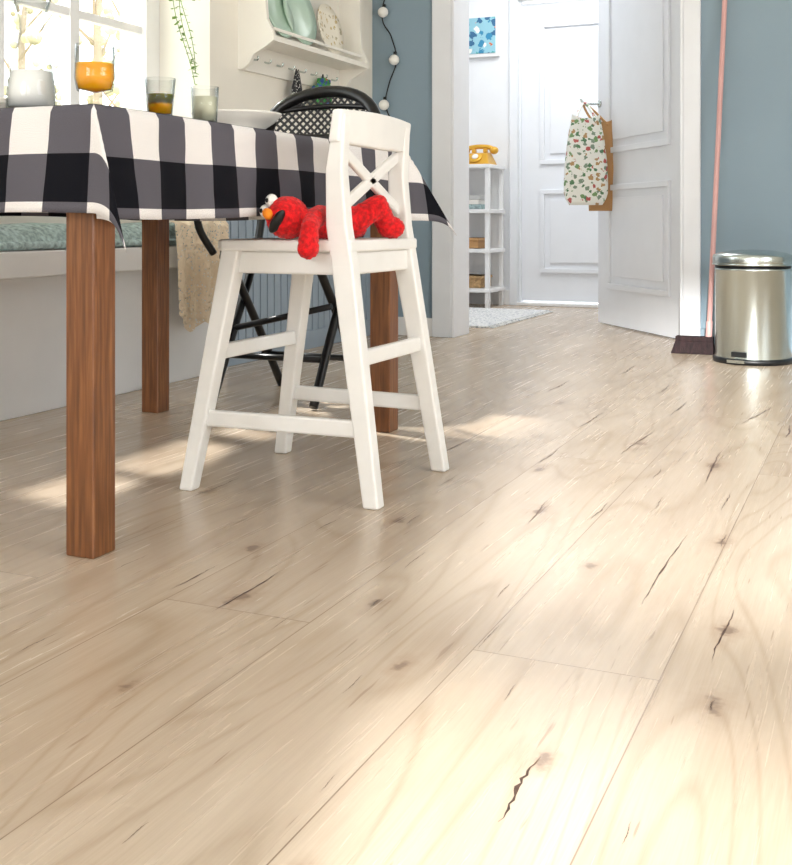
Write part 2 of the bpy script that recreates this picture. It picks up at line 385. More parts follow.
for z in (1.29,1.74): b.box((fx0+0.02,NY0+0.08,z-0.015),(fx1-0.02,NY1-0.08,z+0.015),'white')
b.box((-2.66,NY0-0.0,WZ0-0.035),(-2.46,NY1,WZ0+0.0),'white')
b.box((-2.606,NY0+0.08,WZ0+0.07),(-2.602,NY1-0.08,WZ1-0.07),'pane')
b.done(0.004)
b=B('window_bench')
b.box((-2.63,NY0,0),(-2.25,NY1,0.40),'bench')
b.box((-2.63,NY0,0.40),(-2.215,NY1+0.03,0.475),'white')
b.done(0.004)
b=B('bench_cushion')
ny=60;nx=14;vs=[];fs=[]
y0,y1,x0,x1=1.95,3.50,-2.57,-2.235
for j in range(ny+1):
    for i in range(nx+1):
        u=i/nx;v=j/ny
        h=0.075*(1-abs(2*u-1)**6)*(1-abs(2*v-1)**30)
        h*=0.85+0.15*abs(math.sin(v*math.pi*3))**0.4
        h+=0.006*noise.noise(Vector((u*4,v*20,0)))
        vs.append((x0+(x1-x0)*u+0.01*math.sin(v*26)*(u>0.5),y0+(y1-y0)*v,0.478+max(h,0)))
for j in range(ny):
    for i in range(nx):
        a=j*(nx+1)+i; fs.append((a,a+1,a+nx+2,a+nx+1))
b.raw(vs,fs,'teal',True)
b.tube([(x1,y0,0.49),(x1,y1,0.49),(x0,y1,0.49),(x0,y0,0.49)],0.012,'teal',closed=True)
b.done()

OX0,OX1=-1.90,-0.80; DT=2.06
b=B('wall_back')
b.box((-2.75,YB,0),(OX0,YB+0.2,H),'blue'); b.box((OX1,YB,0),(XR,YB+0.2,H),'blue'); b.box((OX0,YB,DT),(OX1,YB+0.2,H),'blue')
b.done()
b=B('trim_1')
b.box((OX0-0.10,YB-0.022,0),(OX0,YB+0.0,DT+0.1),'doorw'); b.box((OX1,YB-0.022,0),(OX1+0.075,YB,DT+0.1),'doorw'); b.box((OX0,YB-0.022,DT),(OX1,YB,DT+0.1),'doorw')
b.box((OX0,YB-0.02,0),(OX0+0.014,YB+0.2,DT),'doorw'); b.box((OX1-0.014,YB-0.02,0),(OX1,YB+0.2,DT),'doorw'); b.box((OX0,YB-0.02,DT-0.014),(OX1,YB+0.2,DT),'doorw')
b.box((OX0-0.10,YB+0.2,0),(OX0+0.0,YB+0.22,DT+0.1),'doorw'); b.box((OX1,YB+0.2,0),(OX1+0.10,YB+0.22,DT+0.1),'doorw')
b.done(0.004)
b=B('baseboard_back')
b.box((XL+0.035,YB-0.015,0),(OX0-0.10,YB,0.09),'white'); b.box((OX1+0.075,YB-0.015,0),(XR,YB,0.09),'blue'); b.done(0.003)

b=B('wall_hall')
b.box((-3.5,YB+0.2,0),(-3.4,7.3,H),'hall'); b.box((0.6,YB+0.2,0),(0.7,7.3,H),'hall')
b.box((-3.4,7.15,0),(-2.24,7.3,H),'hall'); b.box((-1.22,7.15,0),(0.6,7.3,H),'hall'); b.box((-2.24,7.15,2.06),(-1.22,7.3,H),'hall')
b.box((-3.4,YB+0.2,0),(OX0-0.1,YB+0.21,H),'hall'); b.box((OX1+0.1,YB+0.2,0),(0.6,YB+0.21,H),'hall')
b.done()
b=B('trim_2'); b.box((-2.30,7.13,0),(-2.24,7.15,2.12),'doorw'); b.box((-1.22,7.13,0),(-1.16,7.15,2.12),'doorw'); b.box((-2.24,7.13,2.06),(-1.22,7.15,2.12),'doorw')
b.box((-2.24,7.15,0),(-2.225,7.3,2.06),'doorw');b.box((-2.24,7.10,0.0),(-1.22,7.3,0.02),'white'); b.done(0.004)
b=B('baseboard_hall'); b.box((-3.4,7.135,0),(-2.30,7.15,0.1),'white'); b.box((-1.16,7.135,0),(0.6,7.15,0.1),'white'); b.done(0.003)

def door(name,org,ang,w,h=2.02,t=0.04):
    b=B(name); b.box((0,-t/2,0.008),(w,t/2,h),'doorw')
    st=0.14
    for z0,z1 in((0.20,0.76),(0.93,h-0.14)):
        for sgn in(-1,1):
            y0=sgn*t/2
            def bx(a,c,z_0,z_1,dep): b.box((a,min(y0,y0+sgn*dep),z_0),(c,max(y0,y0+sgn*dep),z_1),'doorw')
            m_=0.03
            bx(st,w-st,z0,z0+m_,0.014); bx(st,w-st,z1-m_,z1,0.014); bx(st,st+m_,z0+m_,z1-m_,0.014); bx(w-st-m_,w-st,z0+m_,z1-m_,0.014)
            bx(st+0.07,w-st-0.07,z0+0.07,z1-0.07,0.010)
    for sgn in(-1,1):
        b.lathe((w-0.06,sgn*t/2,1.05),[(0,0),(0.026,0),(0.026,0.008),(0,0.01)],'steel',mt=Matrix.Rotation(-sgn*math.pi/2,3,'X'))
        b.tube(cat([(w-0.06,sgn*t/2,1.05),(w-0.06,sgn*(t/2+0.05),1.05),(w-0.10,sgn*(t/2+0.055),1.05),(w-0.17,sgn*(t/2+0.055),1.05)],4),0.009,'steel')
    return b.done(0.005,mw=Matrix.Translation(org)@Matrix.Rotation(ang,4,'Z'))
HG=Vector((-.815,5.245,0)); dd=Vector((-.605,.796,0)).normalized(); nn_=Vector((-dd.y,dd.x,0))
door('door_1',HG,math.atan2(dd.y,dd.x),0.985)
door('door_2',(-2.235,7.2,0.02),0,1.0)

b=B('wall_right')
b.box((XR,YF,0),(XR+0.15,0.0,H),'cream'); b.box((XR,2.6,0),(XR+0.15,YB,H),'cream'); b.box((XR,0,0),(XR+0.15,2.6,0.7),'cream'); b.box((XR,0,2.3),(XR+0.15,2.6,H),'cream'); b.done()
b=B('added_window_2')  # unseen window frame, added around the right fill lamp
for yv in (0,0.62,1.27,1.92,2.54): b.box((XR+0.04,yv,0.7),(XR+0.10,yv+0.06,2.3),'white')
for zv in (0.7,1.45,2.24): b.box((XR+0.045,0,zv),(XR+0.095,2.6,zv+0.06),'white')
b.done(0.004)
b=B('wall_front')
WL=.36
b.box((-2.75,YF-0.15,0),(-2.0,YF,H),'cream'); b.box((-.35,YF-0.15,0),(WL,YF,H),'cream'); b.box((1.8,YF-0.15,0),(XR,YF,H),'cream')
for xa,xb in((-2.0,-.35),(WL,1.8)): b.box((xa,YF-0.15,0),(xb,YF,0.5),'cream'); b.box((xa,YF-0.15,2.2),(xb,YF,H),'cream')
b.done()
for nm,xs in(('added_window_3',(WL,.84,1.32,1.75)),('added_window_4',(-2.0,-1.45,-.95,-.40))):  # unseen windows, added: one shapes the spot's floor patch, one admits fill
    b=B(nm)
    for xv in xs: b.box((xv,YF-0.1,0.5),(xv+0.04,YF-0.05,2.2),'white')
    for zv in (0.5,1.05,1.63,2.15): b.box((xs[0],YF-0.095,zv),(xs[-1]+.05,YF-0.055,zv+0.04),'white')
    b.done(0.004)

# ---------------- dining table ----------------
b=B('dining_table')
TX0,TX1,TY0,TY1,TZ=-1.99,-1.18,1.45,2.72,0.745
for lx in(-1.215,-1.955):
    for ly in(1.487,2.683): b.box((lx-.029,ly-.029,0),(lx+.029,ly+.029,0.71),'oak')
b.box((TX0,TY0,0.715),(TX1,TY1,TZ),'oak')
for ly in(1.487,2.683): b.box((-1.92,ly-.012,0.64),(-1.25,ly+.012,0.715),'oak')
for lx in(-1.215,-1.955): b.box((lx-.012,1.52,0.64),(lx+.012,2.65,0.715),'oak')
b.done(0.003)
me=bpy.data.meshes.new('tablecloth'); bm=bmesh.new(); uvl=bm.loops.layers.uv.new('UVMap')
D=0.184; step=0.0115; ex=0.006
nx=int(round((TX1-TX0+2*D+2*ex)/step)); ny=int(round((TY1-TY0+2*D+2*ex)/step))
ax0,ax1,ay0,ay1=TX0-ex,TX1+ex,TY0-ex,TY1+ex
verts={};uvs={}
def wX(v,sx): return 0.5+0.5*math.sin(v*21+1.0+0.8*math.sin(v*7))+0.4*noise.noise(Vector((0,v*9,sx)))
def wY(u,sy): return 0.5+0.5*math.sin(u*24+0.4+0.9*math.sin(u*8))+0.4*noise.noise(Vector((u*9,3,sy)))
AX,AY=0.020,0.026
def crinkle(u,v): return 0.0022*noise.noise(Vector((u*22,v*22,1.3)))
def clothpos(u,v):
    du=max(ax0-u,0,u-ax1); dv=max(ay0-v,0,v-ay1)
    sx=-1 if u<ax0 else 1; sy=-1 if v<ay0 else 1
    cu=min(max(u,ax0),ax1); cv=min(max(v,ay0),ay1); zt=TZ+0.004
    if du==0 and dv==0: 
        return Vector((u,v,zt+0.0015*noise.noise(Vector((u*6,v*6,0)))))
    if dv==0:
        f=du/D; w=max(0,wX(v,sx))
        return Vector((cu+sx*(0.004+AX*w*f+crinkle(u,v)),v+0.005*math.sin(v*42)*f,zt-du*0.99-0.006*f*math.sin(v*5)))
    if du==0:
        f=dv/D; w=max(0,wY(u,sy))
        return Vector((u+0.004*math.sin(u*40)*f,cv+sy*(0.004+AY*w*f+crinkle(u,v)),zt-dv*0.99-0.006*f*math.sin(u*6)))
    r=math.hypot(du,dv); a=math.atan2(dv,du)
    if sx>0 and sy<0: dirv=Vector((0.95,-0.30,0)); k=0.36
    elif sx>0: dirv=Vector((0.72,0.69,0)); k=0.46
    else: dirv=Vector((0.7*sx,0.7*sy,0)); k=0.4
    s2=math.sin(2*a); off=k*s2*r
    wv=max(0,wX(cv,sx))*AX; wu=max(0,wY(cu,sy))*AY
    cz=-0.006*math.sin(cv*5)*du/D*math.cos(a)**2-0.006*math.sin(cu*6)*dv/D*math.sin(a)**2
    return Vector((cu+sx*(0.004*min(1,du/.01)+wv*du/D),cv+sy*(0.004*min(1,dv/.01)+wu*dv/D),zt+cz))+dirv*off+Vector((0,0,-r*math.sqrt(max(0.1,1-(k*s2)**2))*0.99))
for i in range(nx+1):
    for j in range(ny+1):
        u=ax0-D+(ax1-ax0+2*D)*i/nx; v=ay0-D+(ay1-ay0+2*D)*j/ny
        verts[i,j]=bm.verts.new(clothpos(u,v)); uvs[i,j]=(u-ax1+5*0.166,v-ay0+5*0.166)
for i in range(nx):
    for j in range(ny):
        ks=[(i,j),(i+1,j),(i+1,j+1),(i,j+1)]
        f=bm.faces.new([verts[k] for k in ks]); f.smooth=True
        for lp,k in zip(f.loops,ks): lp[uvl].uv=uvs[k]
bm.to_mesh(me); bm.free(); me.materials.append(M['check'])
o=bpy.data.objects.new('tablecloth',me); bpy.context.collection.objects.link(o)
md=o.modifiers.new('s','SOLIDIFY'); md.thickness=0.0015; md.offset=1

TT=TZ+0.0065
b=B('milk_carafe'); c=(-1.368,1.515,TT)
b.lathe(c,[(0,0),(.038,0),(.043,.006),(.0425,.035),(.036,.080),(.026,.115),(.021,.138),(.022,.160),(.034,.198),(.0320,.198),(.020,.160),(.019,.138),(.024,.115),(.034,.080),(.0405,.035),(.040,.008),(0,.006)],'glass')
b.lathe(c,[(0,.0065),(.0385,.008),(.0400,.035),(.0345,.070),(0,.070)],'milk'); b.done()
b=B('juice_goblet'); c=(-1.232,1.518,TT)
b.lathe(c,[(0,0),(.026,0),(.026,.004),(.008,.008),(.006,.016),(.014,.022),(.030,.030),(.0345,.052),(.0335,.108),(.032,.108),(.033,.052),(.028,.033),(0,.026)],'glass')
b.lathe(c,[(0,.027),(.0275,.0335),(.0325,.052),(.0320,.076),(0,.076)],'juice'); b.done()
b=B('juice_tumbler'); c=(-1.225,1.695,TT)
b.lathe(c,[(0,0),(.022,0),(.029,.072),(.0278,.072),(.0208,.006),(0,.006)],'glass')
b.lathe(c,[(0,.007),(.0205,.007),(.0250,.042),(0,.042)],'juice'); b.done()
b=B('water_glass'); c=(-1.235,1.858,TT)
b.lathe(c,[(0,0),(.024,0),(.028,.075),(.0268,.075),(.0225,.006),(0,.006)],'glass')
b.lathe(c,[(0,.007),(.0220,.007),(.0250,.055),(0,.055)],'water'); b.done()
b=B('serving_bowl'); b.lathe((-1.33,2.13,TT),[(0,0),(.05,0),(.052,.008),(.085,.03),(.100,.046),(.102,.050),(.097,.050),(.08,.035),(.045,.014),(0,.012)],'plate'); b.done()
b=B('dinner_plate'); b.lathe((-1.555,1.60,TT),[(0,0),(.07,0),(.08,.008),(.125,.020),(.127,.024),(.122,.024),(.08,.013),(0,.008)],'plate')
b.lathe((-1.555,1.60,TT+0.018),[(0,0),(.05,0),(.06,.006),(.085,.014),(.085,.017),(.05,.012),(0,.006)],'plate'); b.done()

# ---------------- white child chair ----------------
b=B('childrens_high_chair')
W='chairw'
b.beam((-1.318,1.925,0),(-1.232,1.965,0.50),.032,.032,W,.042,.042)
b.beam((-1.322,2.325,0),(-1.232,2.275,0.50),.032,.032,W,.042,.042)
def post(yf,ys,yt):
    P=[(-.902,yf,0,.034,.032),(-.975,ys,.47,.048,.034),(-.988,ys,.55,.046,.034),(-.990,yt,.66,.038,.032),(-.978,yt,.772,.026,.028)]
    vs=[];
    for x,y,z,w,d in P:
        for sx,sy in((-1,-1),(1,-1),(1,1),(-1,1)): vs.append((x+sx*w/2,y+sy*d/2,z))
    fs=[(0,3,2,1),(16,17,18,19)]
    for k in range(4):
        for j in range(4): fs.append((k*4+j,k*4+(j+1)%4,k*4+4+(j+1)%4,k*4+4+j))
    b.raw(vs,fs,W)
post(1.942,1.965,1.958); post(2.298,2.270,2.262)
x0,x1,y0,y1=-1.268,-.955,1.938,2.302
out=[(x0+.02,y0),(x1,y0+.012),(x1,y1-.012),(x0+.02,y1)]+[(x0-.012*math.sin(math.pi*k/6)+.0,y1-.02-(y1-y0-.04)*k/6) for k in range(7)]
N=len(out); b.raw([(x,y,.497) for x,y in out]+[(x,y,.521) for x,y in out],[tuple(range(N))[::-1],tuple(range(N,2*N))]+[(k,(k+1)%N,N+(k+1)%N,N+k) for k in range(N)],W)
for yy in(1.968,2.272): b.beam((-1.23,yy,.474),(-.975,yy,.474),.018,.046,W)
b.beam((-1.232,1.975,.474),(-1.232,2.265,.474),.018,.046,W); b.beam((-.973,1.975,.474),(-.973,2.265,.474),.018,.046,W)
b.beam((-1.29,1.937,.150),(-.925,1.948,.150),.018,.034,W)
b.beam((-1.295,2.312,.150),(-.925,2.293,.150),.018,.034,W)
b.beam((-1.27,1.95,.285),(-1.27,2.30,.285),.018,.032,W)
b.beam((-.946,1.955,.285),(-.946,2.285,.285),.018,.032,W)
vs=[];fs=[];n=12
for k in range(n+1):
    t=k/n; y=1.936+(2.288-1.936)*t; bow=.012*math.sin(math.pi*t); zt=.780+.004*math.sin(math.pi*t); zb=.715-.004*math.sin(math.pi*t)
    xb=-.988+bow; 
    vs+=[(xb-.012,y,zb),(xb+.012,y,zb),(xb+.020,y,zt),(xb-.002,y,zt)]
for k in range(n):
    for j in range(4): fs.append((k*4+j,k*4+(j+1)%4,k*4+4+(j+1)%4,k*4+4+j))
fs+=[(0,3,2,1),(n*4,n*4+1,n*4+2,n*4+3)]
b.raw(vs,fs,W)
for (ya,za,yb,zb) in((1.965,.708,2.265,.58),(1.965,.58,2.265,.708)):
    d=Vector((0,yb-ya,zb-za)).normalized(); nrm=Vector((0,-d.z,d.y))*0.012
    p=Vector((-.990,ya,za));q=Vector((-.990,yb,zb)); hx=Vector((.007,0,0))
    b.hexa([p-nrm-hx,p-nrm+hx,p+nrm+hx,p+nrm-hx,q-nrm-hx,q-nrm+hx,q+nrm+hx,q+nrm-hx],W)
b.done(0.005,3)

# ---------------- red plush ----------------
E=empty('red_plush_toy')
b=B('body')
def seg(p,q,r1,r2,k=8):
    p=Vector(p);q=Vector(q)
    for i in range(k+1):
        t=i/k; r=r1+(r2-r1)*t; b.ell(p+(q-p)*t,(r,r,r),'redfur',n=10)
def sp_(x,lat,z):
    return Vector((-1.103,1.955,z))+Vector((.38,.925,0))*x+Vector((.925,-.38,0))*lat
hc=Vector((-1.100,1.953,.566))
b.ell(hc,(.043,.045,.043),'redfur',n=12)
seg(sp_(.03,.0,.552),sp_(.08,.0,.554),.026,.030)
seg(sp_(.09,0,.556),sp_(.17,.01,.556),.034,.034)
seg(sp_(.08,.012,.570),(-1.045,1.968,.566),.022,.019); seg((-1.045,1.968,.566),(-1.030,1.918,.545),.019,.017); seg((-1.030,1.918,.545),(-1.028,1.908,.505),.017,.021)
seg(sp_(.17,.02,.560),sp_(.215,.04,.592),.027,.023); seg(sp_(.215,.04,.592),sp_(.25,.035,.545),.022,.022); b.ell(sp_(.262,.035,.545),(.028,.026,.024),'redfur',n=10)
seg(sp_(.16,-.02,.552),sp_(.235,-.05,.545),.026,.023)
o=b.done(parent=E)
r=o.modifiers.new('r','REMESH'); r.mode='VOXEL'; r.voxel_size=0.0045; r.use_smooth_shade=True
s_=o.modifiers.new('sm','SMOOTH'); s_.factor=0.5; s_.iterations=2
tx=bpy.data.textures.new('fur','CLOUDS'); tx.noise_scale=0.006
d=o.modifiers.new('d','DISPLACE'); d.texture=tx; d.strength=0.007; d.mid_level=0.4
b=B('face')
fw=Vector((-.30,-.94,.02)).normalized(); up=Vector((-.95,.0,.75)).normalized(); sd=fw.cross(up).normalized(); up=sd.cross(fw)
rot=Matrix((sd,fw,up)).transposed()
b.ell(hc+fw*.038-up*.014,(.029,.012,.011),'blackpl',mt=rot)
b.ell(hc+fw*.046+up*.010,(.0105,.0105,.0135),'orangep',mt=rot)
for sgn in(-1,1):
    ec=hc+fw*.026+up*.036+sd*sgn*.0135; b.ell(ec,(.0130,.0130,.0140),'bulb'); b.ell(ec+fw*.0112+up*.001,(.0050,.0036,.005),'blackpl',mt=rot)
b.done(parent=E)

# ---------------- black folding armchair ----------------
b=B('black_folding_chair'); K='black'
xl,xr=-1.885,-1.535
for x in(xl,xr):
    sg=1 if x==xl else -1
    b.tube(cat([(x,2.88,.008),(x,3.02,.25),(x-.01*sg,3.17,.50),(x-.03*sg,3.245,.75),(x-.03*sg,3.27,.88)],6),.014,K)
    b.tube(cat([(x+.02*sg,3.27,.008),(x+.02*sg,3.10,.24),(x+.02*sg,2.93,.45)],6),.014,K)
    xo=x-.03*sg
    b.tube(cat([(xo,3.25,.66),(xo,3.05,.675),(xo,2.90,.665),(xo,2.845,.62),(xo,2.85,.54),(xo+.02*sg,2.90,.46)],6),.012,K)
b.tube([(xl,2.96,.14),(xr,2.96,.14)],.010,K); b.tube([(xl,3.18,.12),(xr,3.18,.12)],.010,K)
b.tube([(xl,2.93,.45),(xr,2.93,.45)],.014,K)
b.tube([(xl,3.0,.22),(xr,3.0,.30)],.010,K)
sc=(-1.71,3.07); ring=[(sc[0]+.20*math.copysign(abs(math.cos(t))**.7,math.cos(t)),sc[1]+.185*math.copysign(abs(math.sin(t))**.7,math.sin(t)),.462) for t in [2*math.pi*k/40 for k in range(40)]]
b.tube(ring,.016,K,closed=True)
b.raw(ring,[tuple(range(40))],K)
xc=(xl+xr)/2
def bk(t,z): return Vector((xc+.20*t,3.27+.045*(1-t*t),z))
topc=[bk(-1.03,.86)]+[bk(math.sin(a)*1.0,.885+.115*math.cos(a)) for a in [(-1.35+2.7*k/14) for k in range(15)]]+[bk(1.03,.86)]
b.tube(topc,.020,K)
b.tube([bk(-1+2*k/12,.855-.01*(1-(-1+2*k/12)**2)) for k in range(13)],.012,K)
b.tube([bk(-1+2*k/12,.70) for k in range(13)],.012,K)
b.tube([bk(-.86+1.72*k/12,.93+.02*math.cos(-1.3+2.6*k/12)) for k in range(13)],.009,K)
n=16;vs=[];fs=[]
for k in range(n+1):
    t=-.92+1.84*k/n; vs.append(bk(t,.85)); vs.append(bk(t,.885+.108*math.sqrt(max(0,1-t*t))))
for k in range(n): fs.append((2*k,2*k+2,2*k+3,2*k+1))
b.raw(vs,fs,'cane')
vs=[];fs=[]
for k in range(n+1):
    t=-.97+1.94*k/n; vs.append(bk(t,.70)); vs.append(bk(t,.85))
for k in range(n): fs.append((2*k,2*k+2,2*k+3,2*k+1))
b.raw(vs,fs,'cane')
b.done()

b=B('crochet_throw')
ny,nz=40,40;vs=[];fs=[]
for j in range(ny+1):
    v=j/ny; y=3.09+.33*v
    Lh=.37-.05*v+.018*abs(math.sin(v*math.pi*6)) - (.06*(1-v*4) if v<.25 else 0)
    for k in range(nz+1):
        t=k/nz; s=t*(Lh+.10)
        wav=.016*math.sin(v*26)+.008*math.sin(v*11+1)
        if s<.10: p=(-2.215+.035-.10*(1-s/.10)+.0,y,.575+0.01*math.sin(v*20)-.02*(s/.1)**3)
        else:
            f=min(1,(s-.10)/.12); p=(-2.172+wav*f,y+.02*(t-.3)*(1-2*v),.555-(s-.10))
        vs.append(p)
for j in range(ny):
    for k in range(nz):
        a=j*(nz+1)+k; fs.append((a,a+1,a+nz+2,a+nz+1))
b.raw(vs,fs,'lace',True); b.done()

# ---------------- wall shelf ----------------
b=B('wall_plate_shelf'); S='shelfw'
sy0,sy1=3.74,4.62; sx=XL; sz=1.27
b.box((sx,sy0+.02,sz),(sx+.16,sy1-.02,sz+.022),S)
b.box((sx,sy0+.02,1.165),(sx+.016,sy1-.02,1.93),S)
for yy in(sy0,sy1-.02):
    prof=[(0,1.165),(.02,1.165),(.05,1.185),(.07,1.22),(.12,1.245),(.16,1.27),(.16,1.30),(.13,1.36),(.12,1.5),(.13,1.93)]
    for k in range(len(prof)-1):
        (xa,za),(xb,zb)=prof[k],prof[k+1]
        if zb-za<1e-4: continue
        b.hexa([(sx,yy,za),(sx+xa+.0001,yy,za),(sx+xa+.0001,yy+.02,za),(sx,yy+.02,za),(sx,yy,zb),(sx+xb,yy,zb),(sx+xb,yy+.02,zb),(sx,yy+.02,zb)],S)
b.box((sx,sy0+.02,1.62),(sx+.12,sy1-.02,1.64),S); b.box((sx,sy0-.01,1.93),(sx+.18,sy1+.01,1.955),S)
b.box((sx+.125,sy0+.02,sz+.05),(sx+.133,sy1-.02,sz+.062),S)
for k in range(8):
    yy=sy0+.08+k*.10
    b.tube(cat([(sx+.016,yy,1.215),(sx+.04,yy,1.21),(sx+.045,yy,1.225)],4),.004,'steel')
b.done()
def wplate(name,y,z0,R,m,tilt=12):
    b=B(name); mt=Matrix.Rotation(math.radians(90-tilt),3,'Y')
    b.lathe((sx+.085,y,z0+R),[(0,0),(R*.6,0),(R*.7,.006),(R,.018),(R,.022),(R*.68,.012),(0,.006)],m,mt=mt); b.done()
wplate('green_plate',4.06,sz+.024,.135,'plateg'); wplate('patterned_plate',4.34,sz+.024,.115,'platep'); wplate('green_plate',3.885,sz+.024,.11,'plateg',16)
b=B('tea_towel')
vs=[];fs=[];n=10
for k in range(n+1):
    t=k/n; z=1.215-.17*t
    for j in range(9):
        u=j/8; wd=.02+.075*min(1,t*2); vs.append((sx+.045+.012*math.sin(u*12)*t,4.14+(u-.5)*wd,z-.01*math.sin(u*3)))
for k in range(n):
    for j in range(8):
        a=k*9+j; fs.append((a,a+1,a+10,a+9))
b.raw(vs,fs,'towel',True); o=b.done(); md=o.modifiers.new('s','SOLIDIFY'); md.thickness=.004
b=B('oven_mitt')
b.ell((sx+.05,4.38,1.13),(.018,.075,.075),'mitt'); b.ell((sx+.05,4.30,1.12),(.014,.03,.045),'mitt',mt=Matrix.Rotation(.5,3,'X')); b.box((sx+.035,4.34,1.18),(sx+.065,4.42,1.20),'mitt')
b.tube([(sx+.045,4.38,1.20),(sx+.045,4.38,1.222)],.004,'blackpl')
b.done(0.003)

b=B('hanging_vine')
px,py=-2.43,3.36
b.lathe((px,py,1.78),[(0,0),(.05,0),(.07,.10),(.072,.11),(.06,.11),(.05,.09),(0,.09)],'shelfw')
for a in range(3): b.tube([(px+.06*math.cos(a*2.1),py+.06*math.sin(a*2.1),1.88),(px,py,2.24)],.0015,'blackpl',n=5)
rnd=random.Random(3)
for s in range(5):
    ph=s*1.3; L_=[1.82,1.40,1.14,1.08,1.12][s]; pts=[]
    for k in range(30):
        t=k/29; pts.append((px+.05*math.cos(ph)*min(1,t*5)*(1-.8*t)+.008*math.sin(t*12+s)+.06*t,py+.04*math.sin(ph)*min(1,t*5)*(1-.8*t)+.008*math.cos(t*9+s)+.14*t,1.88+.01*math.sin(min(1,t*5)*3)-(1.88-L_)*t))
    b.tube(pts,.0015,'leaf',n=5)
    for p in pts[3:]:
        for q in range(3):
            a=rnd.uniform(0,6.28); l=rnd.uniform(.010,.022); dv=Vector((math.cos(a),math.sin(a),rnd.uniform(-.6,.3)))*l; sd_=Vector((-math.sin(a),math.cos(a),.3))*l*.4
            P=Vector(p); b.raw([P,P+dv*.5+sd_,P+dv,P+dv*.5-sd_],[(0,1,2,3)],'leaf')
b.done()

b=B('globe_string_lights')
pts=cat([(-2.24,4.99,2.3),(-2.20,4.985,1.9),(-2.27,4.985,1.60),(-2.22,4.985,1.48),(-2.19,4.985,1.36),(-2.23,4.985,1.25),(-2.25,4.985,1.14),(-2.20,4.985,1.03),(-2.17,4.985,.97)],6)
b.tube(pts,.0035,'blackpl',n=6)
for c in((-2.255,4.965,1.60),(-2.195,4.965,1.36),(-2.25,4.965,1.14),(-2.21,4.965,1.86)): 
    b.ell(c,(.026,.026,.026),'bulb'); b.tube([(c[0],c[1]+.01,c[2]+.02),(c[0],c[1]+.012,c[2]+.04)],.009,'blackpl')
b.done()

# ---------------- bin ----------------
b=B('pedal_bin'); c=(-.468,4.62,0)
b.lathe(c,[(0,0),(.153,0),(.155,.018),(.149,.022),(0,.022)],'blackpl')
b.lathe(c,[(.146,.022),(.146,.365),(.148,.367),(.148,.373),(.146,.375)],'steel',n=64)
b.lathe(c,[(.1455,.373),(.1455,.387),(0,.387)],'blackpl',n=64)
b.lathe(c,[(.153,.387),(.155,.391),(.155,.420),(.151,.428),(.120,.438),(.070,.446),(0,.449)],'steel',n=64)
b.lathe(c,[(.156,.387),(.1575,.390),(.156,.394)],'steel',n=64)
fd=Vector((-.25,-.97,0)).normalized(); rt=Vector((fd.y,-fd.x,0)); P=Vector(c)+fd*.150
V=lambda z: Vector((0,0,z))
b.hexa([P+rt*.03+V(.008),P-rt*.03+V(.008),P-rt*.035+fd*.035+V(.010),P+rt*.035+fd*.035+V(.010),P+rt*.03+V(.018),P-rt*.03+V(.018),P-rt*.035+fd*.035+V(.022),P+rt*.035+fd*.035+V(.022)],'steel')
P2=Vector(c)+fd*.146; b.hexa([P2+rt*.03+V(.03),P2-rt*.03+V(.03),P2-rt*.03+fd*.006+V(.03),P2+rt*.03+fd*.006+V(.03),P2+rt*.03+V(.05),P2-rt*.03+V(.05),P2-rt*.03+fd*.006+V(.05),P2+rt*.03+fd*.006+V(.05)],'blackpl')
b.box((c[0]-.03,c[1]+.142,.365),(c[0]+.03,c[1]+.168,.41),'blackpl')
b.done()
b=B('broom')
by=4.80
b.beam((-.80,by,.062),(-.645,by,.062),.045,.022,'broom')
vs=[]
for z,gx,gy in((.0,.018,.035),(.055,.0,.02)):
    vs+=[(-.80-gx,by-gy,z),(-.645+gx*.3,by-gy,z),(-.645+gx*.3,by+gy,z),(-.80-gx,by+gy,z)]
b.hexa(vs,'broom')
b.tube([(-.665,by+.002,.06),(-.662,by+.008,.14)],.014,'pink')
b.tube([(-.664,by+.003,.08),(-.617,4.98,1.62)],.011,'pink',n=14)
b.done(0.003)

# ---------------- bags ----------------
cr=Vector((.9153,.4027,0)); cf=Vector((-.4027,.9153,0))
def bag(name,c,w,h,d,m,hook,roundb=True):
    b=B(name); k2=16; vs=[];fs=[]
    c=Vector(c)
    for k in range(k2+1):
        t=k/k2; z=-h*t
        wd=w*(.62+.38*math.sin(min(1,t*1.25)*math.pi/2)) if roundb else w
        if roundb and t>.85: wd*=1-((t-.85)/.15)**2*.25
        dp=d*math.sin(math.pi*min(.98,.12+.80*t))
        for j in range(24):
            a=2*math.pi*j/24; cs,sn=math.cos(a),math.sin(a)
            x=math.copysign(abs(cs)**.6,cs)*wd/2; y=math.copysign(abs(sn)**.8,sn)*dp/2
            nn=noise.noise(Vector((x*14,y*14,z*9)))*.012
            vs.append(c+cr*(x)+cf*(y+nn)+Vector((0,0,z+.012*math.cos(2*a)*(1-t))))
    for k in range(k2):
        for j in range(24): fs.append((k*24+j,k*24+(j+1)%24,(k+1)*24+(j+1)%24,(k+1)*24+j))
    fs.append(tuple(range(k2*24,k2*24+24)))
    b.raw(vs,fs,m,True)
    hk=Vector(hook)
    for sg in(-1,1):
        p0=c-cr*w*.24+cf*sg*d*.2-Vector((0,0,.03)); p1=c+cr*w*.24+cf*sg*d*.2-Vector((0,0,.03))
        b.tube(cat([p0,p0.lerp(hk,.6)-cr*.01,hk+cf*.006*sg,p1.lerp(hk,.6)+cr*.01,p1],6),.006,m,n=6)
    b.done()
q=HG+dd*.955+nn_*.022+Vector((0,0,1.21))
